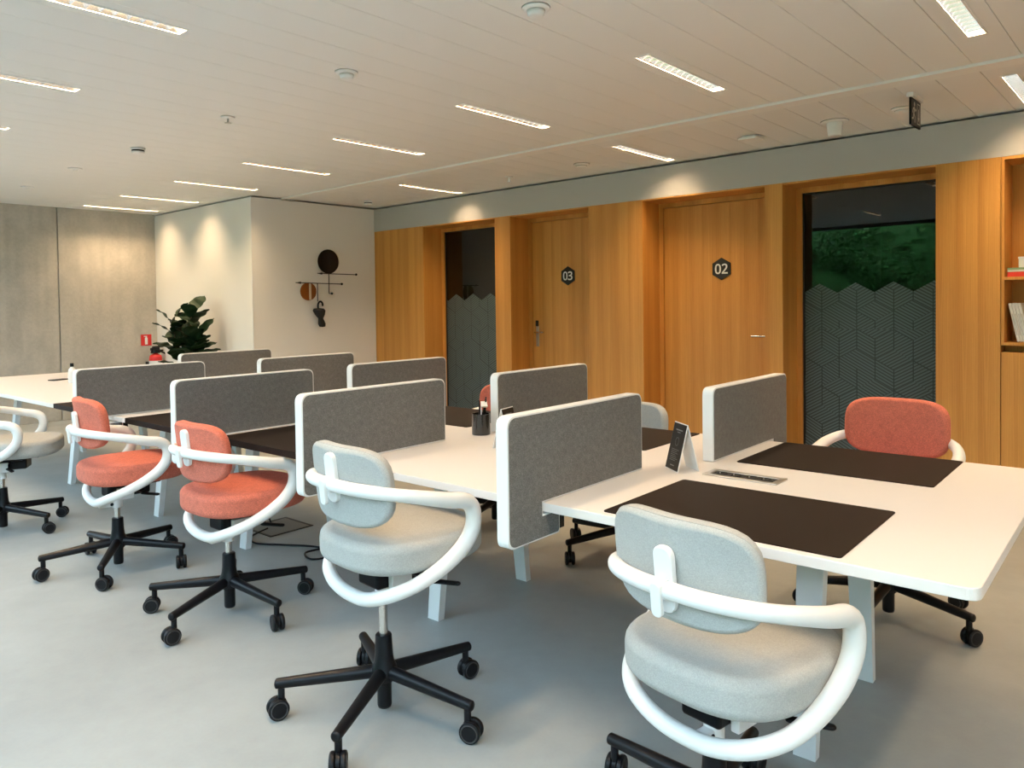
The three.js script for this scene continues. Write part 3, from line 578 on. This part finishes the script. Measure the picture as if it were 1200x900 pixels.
// ---------------------------------------------------------------- floor box and cables
{
  const g = thing('floor_box', 'open-framed floor access hatch under the desk', 'floor hatch', [2.49, 0, -4.19], TH);
  obj('hatch_frame', [box(-0.15, 0.15, 0.0005, 0.004, -0.15, -0.135), box(-0.15, 0.15, 0.0005, 0.004, 0.135, 0.15), box(-0.15, -0.135, 0.0005, 0.004, -0.135, 0.135), box(0.135, 0.15, 0.0005, 0.004, -0.135, 0.135)], M.blackPlastic, g);
  obj('lid', box(-0.134, 0.134, 0.0005, 0.003, -0.134, 0.134), std({ color: lin(0.2, 0.19, 0.17), roughness: 0.7 }), g);
  const r = 0.0055;
  tag(obj('floor_cable', tube([V(2.42, r, -4.2), V(2.28, r, -4.13), V(2.22, r, -4.0), V(2.3, r, -3.85), V(2.4, r, -3.68), V(2.42, r, -3.55), V(2.36, r, -3.46), V(2.27, r, -3.5), V(2.3, r * 2, -3.6), V(2.42, r * 2.4, -3.58), V(2.5, 0.03, -3.5), V(2.53, 0.2, -3.46), V(2.53, 0.45, -3.45), V(2.52, 0.652, -3.46)], r, 160, 8), M.blackPlastic, scene), 'black power cable curling on the floor beneath the desks', 'cable');
  tag(obj('desk_cable', tube([V(2.5, 0.652, -4.4), V(2.44, 0.4, -4.38), V(2.46, 0.15, -4.3), V(2.47, 0.009, -4.22), V(2.49, 0.012, -4.2)], r, 60, 8), M.blackPlastic, scene), 'thin black cable hanging from desk to floor hatch', 'cable');
}

// ---------------------------------------------------------------- bookshelf at the end of the oak wall
const SHZ0 = -0.962, SHZ1 = 0.5;
{
  const g = thing('bookshelf', 'built-in oak bookshelf with open niches above cabinet doors', 'bookshelf', [X1, 0, 0]);
  const D = 0.32, y1 = WOOD - 0.002;
  for (const z of [SHZ0, 0.1 - 0.009, SHZ1 - 0.018]) obj('upright', box(0, D, 1.03, y1, z, z + 0.018), oakVariants[1], g);
  for (const y of [1.03, 1.482, y1 - 0.02]) obj('shelf', box(0, D, y, y + 0.02, SHZ0 + 0.0185, SHZ1 - 0.0185), oakVariants[0], g);
  boards(sgroup('back_panel', g), 'z', SHZ0, SHZ1, 1.03, y1, D, 0.015, 0.25);
  obj('finger_recess_back', box(0.16, D, 0.9835, 1.0295, SHZ0, SHZ1), oakVariants[2], g);
  const mid = (SHZ0 + SHZ1) / 2;
  obj('cabinet_door', box(0, 0.02, 0.05, 0.983, SHZ0 + 0.001, mid - 0.0015), oakVariants[1], g); obj('cabinet_door', box(0, 0.02, 0.05, 0.983, mid + 0.0015, SHZ1 - 0.001), oakVariants[3], g);
  obj('carcass', box(0.0205, D, 0, 0.983, SHZ0, SHZ1), oak, g);
  obj('rear_fill', box(D + 0.0155, D + 0.15, 0, y1, SHZ0, SHZ1), oak, g);
  const w = scene.getObjectByName('wall_right');
  boards(sgroup('wood_pier', w), 'z', SHZ1, Z1, 0, WOOD - 0.001, X1, 0.02, 0.25); obj('pier_backing', box(X1 + 0.0205, X1 + 0.3, 0, WOOD - 0.001, SHZ1, Z1), oak, w);
}
{
  const paper = std({ color: lin(0.78, 0.77, 0.74), roughness: 0.6 }), cover = std({ color: lin(0.7, 0.7, 0.68), roughness: 0.45 });
  const labels = ['white magazine leaning against the shelf side, outermost of its row', 'white magazine second in the leaning row on the shelf', 'white magazine third in the leaning row on the shelf', 'white magazine last in the leaning row on the shelf'];
  for (let i = 0; i < 4; i++) {
    const g = thing('magazine', labels[i], 'magazine', [X1 + 0.04, 1.0506, -0.872 + i * 0.0185], 0, 'magazines leaning on the shelf');
    const tilt = sgroup('volume', g); tilt.rotation.x = -0.2;
    obj('pages', box(0.002, 0.2, 0.005, 0.27, 0.002, 0.014), paper, tilt); obj('cover', [box(0, 0.203, 0.0035, 0.273, 0, 0.002), box(0, 0.203, 0.0035, 0.273, 0.014, 0.016), box(-0.0015, 0, 0.0035, 0.273, 0, 0.016)], cover, tilt);
    obj('spine_print', box(-0.002, -0.0015, 0.05, 0.2, 0.005, 0.011), std({ color: i % 2 ? lin(0.5, 0.45, 0.4) : lin(0.45, 0.45, 0.46), roughness: 0.6 }), tilt);
  }
  const stack = [[1.5025, 0.034, lin(0.72, 0.05, 0.03), 'thick red book lying flat on the shelf'], [1.537, 0.013, lin(0.62, 0.66, 0.6), 'thin pale green book lying on the red book'], [1.5505, 0.014, lin(0.24, 0.36, 0.2), 'thin dark green book on top of the pile']];
  for (const [y, h, c, l] of stack) { const g = thing('book', l, 'book', [X1 + 0.03, y, -0.93], 0, 'books lying on the shelf'); obj('cover', [box(0, 0.21, 0, 0.002, 0, 0.29), box(0, 0.21, h - 0.002, h, 0, 0.29), box(-0.002, 0, 0, h, 0, 0.29)], std({ color: c, roughness: 0.5 }), g); obj('pages', box(0.001, 0.207, 0.002, h - 0.002, 0.003, 0.287), paper, g); }
  const p = thing('box_file', 'small white box standing on the pile of books', 'box', [X1 + 0.06, 1.565, -0.87]); obj('body', rbox(0, 0.12, 0, 0.06, 0, 0.16, 0.004), M.white, p); obj('lid', rbox(-0.003, 0.123, 0.06, 0.075, -0.003, 0.163, 0.003), M.white, p);
}

// ---------------------------------------------------------------- ceiling devices
const CY = CEIL - 0.0005;
function device(name, label, cat, x, z, parts, group) { const g = thing(name, label, cat, [x, CY, z], 0, group); for (const [n, geo, m] of parts) obj(n, geo, m, g); return g; }
const lathe = (pts, n = 32) => new THREE.LatheGeometry(pts.map(([x, y]) => new THREE.Vector2(x, y)), n);
const disc = (r, h) => lathe([[0.001, -h], [r * 0.7, -h], [r * 0.92, -h * 0.7], [r, 0], [0.001, 0]]);
const detector = () => [['base', disc(0.062, 0.014), M.deviceWhite], ['sensor_dome', (() => { const g = disc(0.04, 0.026); g.translate(0, -0.0142, 0); return g; })(), M.deviceWhite]];
device('motion_detector', 'white round ceiling detector straight above the near desk screens', 'detector', 2.53, -2.1, detector());
device('motion_detector', 'white round ceiling detector above the third felt screen', 'detector', 2.5, -3.42, detector());
device('sprinkler', 'small chrome-tipped ceiling sprinkler above the middle of the desks', 'sprinkler', 2.53, -4.78, [['rosette', disc(0.045, 0.012), M.deviceWhite], ['nozzle', (() => { const g = lathe([[0.001, -0.03], [0.022, -0.03], [0.022, -0.027], [0.006, -0.024], [0.006, 0], [0.001, 0]], 20); g.translate(0, -0.0122, 0); return g; })(), M.steel]]);
device('smoke_detector', 'white smoke detector with dark ring above the far desk', 'detector', 2.52, -6.2, [['base', disc(0.055, 0.016), M.deviceWhite], ['dark_ring', (() => { const g = cyl(0.047, 0.047, -0.026, -0.0162); return g; })(), M.blackPlastic], ['cap', (() => { const g = disc(0.048, 0.018); g.translate(0, -0.0262, 0); return g; })(), M.deviceWhite]]);
device('ceiling_rosette', 'flat white ceiling disc between two light rows near the concrete wall', 'detector', 2.48, -7.46, [['disc', disc(0.06, 0.012), M.deviceWhite], ['center_cap', (() => { const g = disc(0.02, 0.008); g.translate(0, -0.0122, 0); return g; })(), M.deviceWhite]]);
device('ceiling_rosette', 'flat white ceiling disc closest to the concrete wall', 'detector', 2.5, -8.88, [['disc', disc(0.06, 0.012), M.deviceWhite], ['center_cap', (() => { const g = disc(0.02, 0.008); g.translate(0, -0.0122, 0); return g; })(), M.deviceWhite]]);
device('smoke_detector', 'white smoke detector by the inner corner of white block and fascia', 'detector', 5.69, -7.4, [['base', disc(0.055, 0.016), M.deviceWhite], ['dark_ring', cyl(0.046, 0.046, -0.024, -0.0162), M.rubber], ['cap', (() => { const g = disc(0.048, 0.02); g.translate(0, -0.0242, 0); return g; })(), M.deviceWhite]]);
device('sprinkler', 'small white ceiling sprinkler in front of oak door 03', 'sprinkler', 5.63, -5.05, [['rosette', disc(0.04, 0.012), M.deviceWhite], ['nozzle', (() => { const g = lathe([[0.001, -0.045], [0.02, -0.045], [0.02, -0.04], [0.012, -0.02], [0.012, 0], [0.001, 0]], 20); g.translate(0, -0.0122, 0); return g; })(), M.deviceWhite]]);
device('ceiling_valve', 'low white ceiling disc vent in front of the pier between doors 02 and 03', 'vent', 5.6, -4.13, [['ring', disc(0.075, 0.018), M.deviceWhite], ['centre_disc', (() => { const g = disc(0.052, 0.014); g.translate(0, -0.0182, 0); return g; })(), M.deviceWhite]]);
device('wireless_unit', 'square flat white ceiling unit in front of oak door 02', 'access point', 5.63, -2.53, [['mount', box(-0.05, 0.05, -0.012, 0, -0.05, 0.05), M.deviceWhite], ['cover', rbox(-0.075, 0.075, -0.032, -0.0122, -0.075, 0.075, 0.008), M.deviceWhite]]);
device('ceiling_speaker', 'white flanged cylindrical ceiling speaker in front of the dark glass door', 'speaker', 5.59, -1.885, [['flange', disc(0.095, 0.012), M.deviceWhite], ['body', lathe([[0.001, -0.095], [0.04, -0.095], [0.046, -0.088], [0.056, 0], [0.001, 0]].map(([a, b]) => [a, b - 0.0122])), M.deviceWhite]]);
device('ceiling_valve', 'low white ceiling disc partly behind the exit sign', 'vent', 5.54, -1.43, [['ring', disc(0.07, 0.016), M.deviceWhite], ['centre_disc', (() => { const g = disc(0.048, 0.012); g.translate(0, -0.0162, 0); return g; })(), M.deviceWhite]]);
{
  const tex = canvasTex(512, 384, (c, w, h) => {
    c.fillStyle = '#15191a'; c.fillRect(0, 0, w, h); c.fillStyle = '#b9b6aa'; c.strokeStyle = '#b9b6aa'; c.lineCap = 'round'; c.lineJoin = 'round';
    c.beginPath(); c.arc(170, 70, 34, 0, 7); c.fill(); c.lineWidth = 44; c.beginPath(); c.moveTo(165, 130); c.lineTo(130, 215); c.stroke();
    c.lineWidth = 28; c.beginPath(); c.moveTo(170, 128); c.lineTo(228, 165); c.lineTo(262, 138); c.stroke(); c.beginPath(); c.moveTo(155, 128); c.lineTo(90, 150); c.lineTo(70, 205); c.stroke();
    c.beginPath(); c.moveTo(135, 215); c.lineTo(195, 260); c.lineTo(190, 335); c.stroke(); c.beginPath(); c.moveTo(125, 215); c.lineTo(105, 290); c.lineTo(40, 300); c.stroke();
    c.lineWidth = 16; c.strokeRect(330, 40, 140, 300); c.fillRect(385, 110, 30, 150); c.beginPath(); c.moveTo(360, 240); c.lineTo(440, 240); c.lineTo(400, 310); c.fill();
  });
  const g = thing('exit_sign', 'dark hanging emergency exit sign with pale running figure and arrow', 'exit sign', [5.26, CY, -1.285]);
  obj('bracket', [rbox(-0.115, 0.115, -0.028, 0, -0.02, 0.02, 0.004)], M.white, g);
  obj('plate', box(-0.11, 0.11, -0.195, -0.0285, -0.006, 0.006), M.blackPlastic, g);
  for (const s of [1, -1]) { const f = obj('pictogram', new THREE.PlaneGeometry(0.212, 0.158), std({ map: tex, roughness: 0.5 }), g); f.position.set(0, -0.111, s * 0.0066); if (s < 0) f.rotation.y = Math.PI; }
}

// ---------------------------------------------------------------- wall-mounted coat rack and umbrella
{
  const Z = -7.8755, g = thing('coat_rack', 'thin black rod coat rack with dark and amber round mirrors on white wall', 'coat rack', [5.35, 1.6, Z]);
  const P = (x, y, z) => V(x - 5.35, y - 1.6, z);
  const face = (x, y, r, z, m, n) => { const c = new THREE.CylinderGeometry(r, r, 0.012, 48); c.rotateX(Math.PI / 2); c.translate(x - 5.35, y - 1.6, z); return obj(n, c, m, g); };
  const dk = new THREE.MeshPhysicalMaterial({ color: lin(0.012, 0.007, 0.006), roughness: 0.2 }), am = std({ color: lin(0.42, 0.16, 0.04), roughness: 0.25, metalness: 0.6 }), pale = std({ color: lin(0.6, 0.52, 0.38), roughness: 0.3 });
  face(5.412, 1.918, 0.148, 0.03, dk, 'dark_disc'); face(5.436, 1.922, 0.14, 0.02, pale, 'pale_disc'); 
  face(5.13, 1.551, 0.108, 0.02, am, 'amber_disc');
  obj('pale_bar', rbox(5.135 - 5.35, 5.165 - 5.35, 1.45 - 1.6, 1.652 - 1.6, 0.0262, 0.031, 0.002), pale, g);
  const r = 0.0055;
  obj('rod', rod(P(5.254, 1.771, 0.035), P(5.807, 1.766, 0.035), r), M.black, g); obj('rod', rod(P(4.946, 1.654, 0.045), P(5.588, 1.645, 0.045), r), M.black, g);
  obj('rod', rod(P(5.411, 1.775, 0.041), P(5.408, 1.527, 0.041), r), M.black, g); obj('rod', rod(P(5.239, 1.655, 0.05), P(5.238, 1.43, 0.05), r), M.black, g);
  const knob = (x, y) => { const s = new THREE.SphereGeometry(0.015, 16, 12); s.translate(x - 5.35, y - 1.6, 0.055); obj('knob', [s, rod(P(x, y, 0), P(x, y, 0.055), 0.005)], M.black, g); };
  knob(5.807, 1.766); knob(5.588, 1.645); knob(5.44, 1.527);
  const tip = (x, y, z) => { const c = new THREE.ConeGeometry(0.014, 0.07, 14); c.rotateZ(Math.PI / 2); c.translate(x - 5.35, y - 1.6, z); obj('arrow_tip', c, M.black, g); };
  tip(5.28, 1.7705, 0.035); tip(4.975, 1.6535, 0.045);
  const u = thing('umbrella', 'folded black umbrella hanging by its crook from the coat rack', 'umbrella', [5.24, 1.43, Z + 0.068]);
  obj('crook', tube([V(0.055, -0.055, 0.0), V(0.05, -0.02, 0), V(0.025, 0.0, 0.002), V(0.0, -0.012, 0.002), V(-0.012, -0.05, 0), V(0, -0.12, 0)], 0.0115, 40, 10), M.blackPlastic, u);
  const can = lathe([[0.001, -0.31], [0.035, -0.305], [0.046, -0.27], [0.036, -0.225], [0.03, -0.205], [0.058, -0.16], [0.075, -0.11], [0.06, -0.085], [0.012, -0.08], [0.001, -0.08]], 14); const cp = can.attributes.position;
  for (let i = 0; i < cp.count; i++) { const x = cp.getX(i), y = cp.getY(i), z = cp.getZ(i), a = Math.atan2(z, x), k = 1 + 0.16 * Math.sin(a * 7); cp.setXYZ(i, x * k - (y + 0.08) * 0.22 - 0.005, y, z * k * 0.55); } can.computeVertexNormals();
  obj('canopy', can, std({ color: lin(0.01, 0.011, 0.013), roughness: 0.8 }), u);
}
// ---------------------------------------------------------------- potted fig, extinguisher and its sign
{
  const px = 4.05, pz = -8.74, g = thing('potted_fig', 'dark green fiddle-leaf fig in a pot against the white wall', 'plant', [px, 0, pz]);
  obj('pot', lathe([[0.001, 0], [0.14, 0], [0.15, 0.01], [0.18, 0.34], [0.185, 0.36], [0.17, 0.36], [0.165, 0.33], [0.001, 0.33]], 36), M.white, g);
  obj('soil', cyl(0.164, 0.164, 0.331, 0.336), M.soil, g);
  const stems = [[[0, 0.33, 0], [0.02, 0.7, 0.02], [0.03, 1.0, 0.05], [0.02, 1.3, 0.08]], [[-0.03, 0.33, 0], [-0.06, 0.7, -0.06], [-0.07, 0.95, -0.14], [-0.08, 1.2, -0.18]], [[0.03, 0.33, 0.03], [0.05, 0.65, 0.12], [0.05, 0.85, 0.2], [0.03, 1.05, 0.24]]];
  for (const st of stems) obj('stem', tube(st.map((p) => V(...p)), 0.01, 30, 8), M.bark, g);
  const leafGeo = (() => {                     // a broad violin-shaped blade, length 1 along +x
    const n = 12, pos = [], idx = [], m = 5;
    for (let i = 0; i <= n; i++) { const t = i / n, w = (0.36 * Math.pow(Math.sin(Math.PI * Math.pow(t, 0.72)), 0.7) * (1 - 0.22 * Math.exp(-Math.pow((t - 0.36) / 0.13, 2)))) * (0.62 + 0.75 * t); 
      for (let j = 0; j < m; j++) { const u = (j / (m - 1)) * 2 - 1; pos.push(t, -0.28 * t * t + 0.16 * Math.abs(u) * w + 0.03 * Math.sin(t * 17 + j), u * w); } }
    for (let i = 0; i < n; i++) for (let j = 0; j < m - 1; j++) { const a = i * m + j; idx.push(a, a + 1, a + m, a + 1, a + m + 1, a + m); }
    const q = new THREE.BufferGeometry(); q.setAttribute('position', new THREE.Float32BufferAttribute(pos, 3)); q.setIndex(idx); q.computeVertexNormals(); return q; })();
  for (const st of stems) {
    const cv = new THREE.CatmullRomCurve3(st.map((p) => V(...p))); const n = 15; let az = rnd() * 6;
    for (let i = 0; i < n; i++) {
      const t = 0.3 + 0.7 * i / (n - 1), p = cv.getPoint(t); az += 2.4 + rr(-0.3, 0.3);
      const l = obj('leaf', leafGeo, M.leaf, g); const s = rr(0.22, 0.3); l.scale.set(s, s, s * 1.1); l.position.copy(p); l.rotation.order = 'YZX'; l.rotation.set(rr(-0.4, 0.4), az, rr(0.5, 1.05) + (t > 0.9 ? 0.25 : 0));
      if (px + p.x + Math.cos(az) * s > 4.4) l.rotation.y = Math.PI - az;
    }
  }
  const e = thing('fire_extinguisher', 'red fire extinguisher with black top standing by the concrete wall', 'extinguisher', [4.305, -0.015, -10.2]);
  obj('bracket', box(-0.05, 0.05, 0.5, 0.68, -0.198, -0.09), M.blackPlastic, e);
  obj('foot', lathe([[0.001, 0.0152], [0.078, 0.0152], [0.078, 0.26], [0.07, 0.262], [0.001, 0.262]], 30), M.blackPlastic, e);
  obj('cylinder', lathe([[0.001, 0.25], [0.07, 0.25], [0.08, 0.265], [0.08, 0.73], [0.07, 0.765], [0.045, 0.785], [0.03, 0.79], [0.03, 0.8], [0.001, 0.8]], 30), M.red, e).userData.label = 'red cylinder';
  obj('label_band', cyl(0.0808, 0.0808, 0.56, 0.7), M.white, e);
  obj('valve_head', [cyl(0.06, 0.05, 0.8, 0.85), rbox(-0.06, 0.05, 0.83, 0.87, -0.03, 0.03, 0.01), rod(V(-0.04, 0.875, 0), V(0.1, 0.885, 0), 0.013), rod(V(-0.04, 0.84, 0), V(0.1, 0.83, 0), 0.011)], M.blackPlastic, e);
  obj('hose', tube([V(0.04, 0.83, 0.02), V(0.13, 0.77, 0.02), V(0.12, 0.55, 0.03), V(0.09, 0.35, 0.03)], 0.011, 30, 8), M.blackPlastic, e);
  const s = thing('extinguisher_sign', 'small red sign with white extinguisher symbol on the concrete wall', 'sign', [4.27, 0.953, Z0 + 0.0008]);
  obj('plate', box(-0.068, 0.068, -0.075, 0.075, 0, 0.004), M.red, s);
  obj('symbol', [box(-0.018, 0.018, -0.058, 0.032, 0.0042, 0.005), box(-0.009, 0.009, 0.032, 0.05, 0.0042, 0.005), box(-0.03, 0.012, 0.046, 0.056, 0.0042, 0.005)], M.white, s);
}

// ---------------------------------------------------------------- outside the window wall
{
  const g = obj('lawn', box(-30, X0 - 0.13, -0.12, -0.05, -30, 20), M.grass, scene); g.userData.kind = 'structure'; 
  const pv = obj('bounce_terrace', box(-3.2, X0 - 0.13, -0.06, -0.02, -14, 8), M.paving, scene); pv.userData.kind = 'structure';  // unseen pale paving, added to bounce daylight up to the ceiling
  const h = thing('hedge', 'tall clipped green hedge outside the window wall', 'hedge', [-4.6, -0.05, -3]); h.userData.kind = 'stuff';
  obj('hedge_core', [box(-0.9, 0.1, 0, 3.1, -10, 10)], M.hedgeCore, h);
  const lg = new THREE.BufferGeometry(); lg.setAttribute('position', new THREE.Float32BufferAttribute([0, 0, 0, 0.5, 0.06, 0.26, 1, 0, 0, 0.5, 0.06, -0.26], 3)); lg.setIndex([0, 1, 2, 0, 2, 3]); lg.computeVertexNormals();
  const N = 15000, im = new THREE.InstancedMesh(lg, M.hedgeLeaf, N); im.name = 'foliage'; im.userData.kind = 'stuff'; h.add(im); shadows(im);
  const mt = new THREE.Matrix4(), q = new THREE.Quaternion(), e = new THREE.Euler(), c = new THREE.Color();
  for (let i = 0; i < N; i++) {
    const z = rr(-10, 10), y = Math.pow(rnd(), 0.85) * 3.35, lump = 0.22 * Math.sin(z * 2.1 + Math.sin(y * 2.7) * 1.6) + 0.16 * Math.sin(y * 4.3 + z * 1.1), dx = 0.12 + lump + rr(-0.1, 0.28) - (y > 3 ? (y - 3) * 1.2 : 0);
    const s = rr(0.11, 0.24); e.set(rr(-1.2, 1.2), rr(-1.6, 1.6), rr(-0.9, 0.6)); q.setFromEuler(e); mt.compose(V(dx + (y > 3.05 ? rr(-0.7, 0) : 0), y, z), q, V(s, s, s)); im.setMatrixAt(i, mt);
    const k = rr(0.25, 1.25); im.setColorAt(i, c.setRGB(0.12 * k * rr(0.7, 1.6), 0.38 * k, 0.09 * k));
  }
}
scene.traverse((o) => { if (o.isMesh) shadows(o); });
renderer.render(scene, camera);
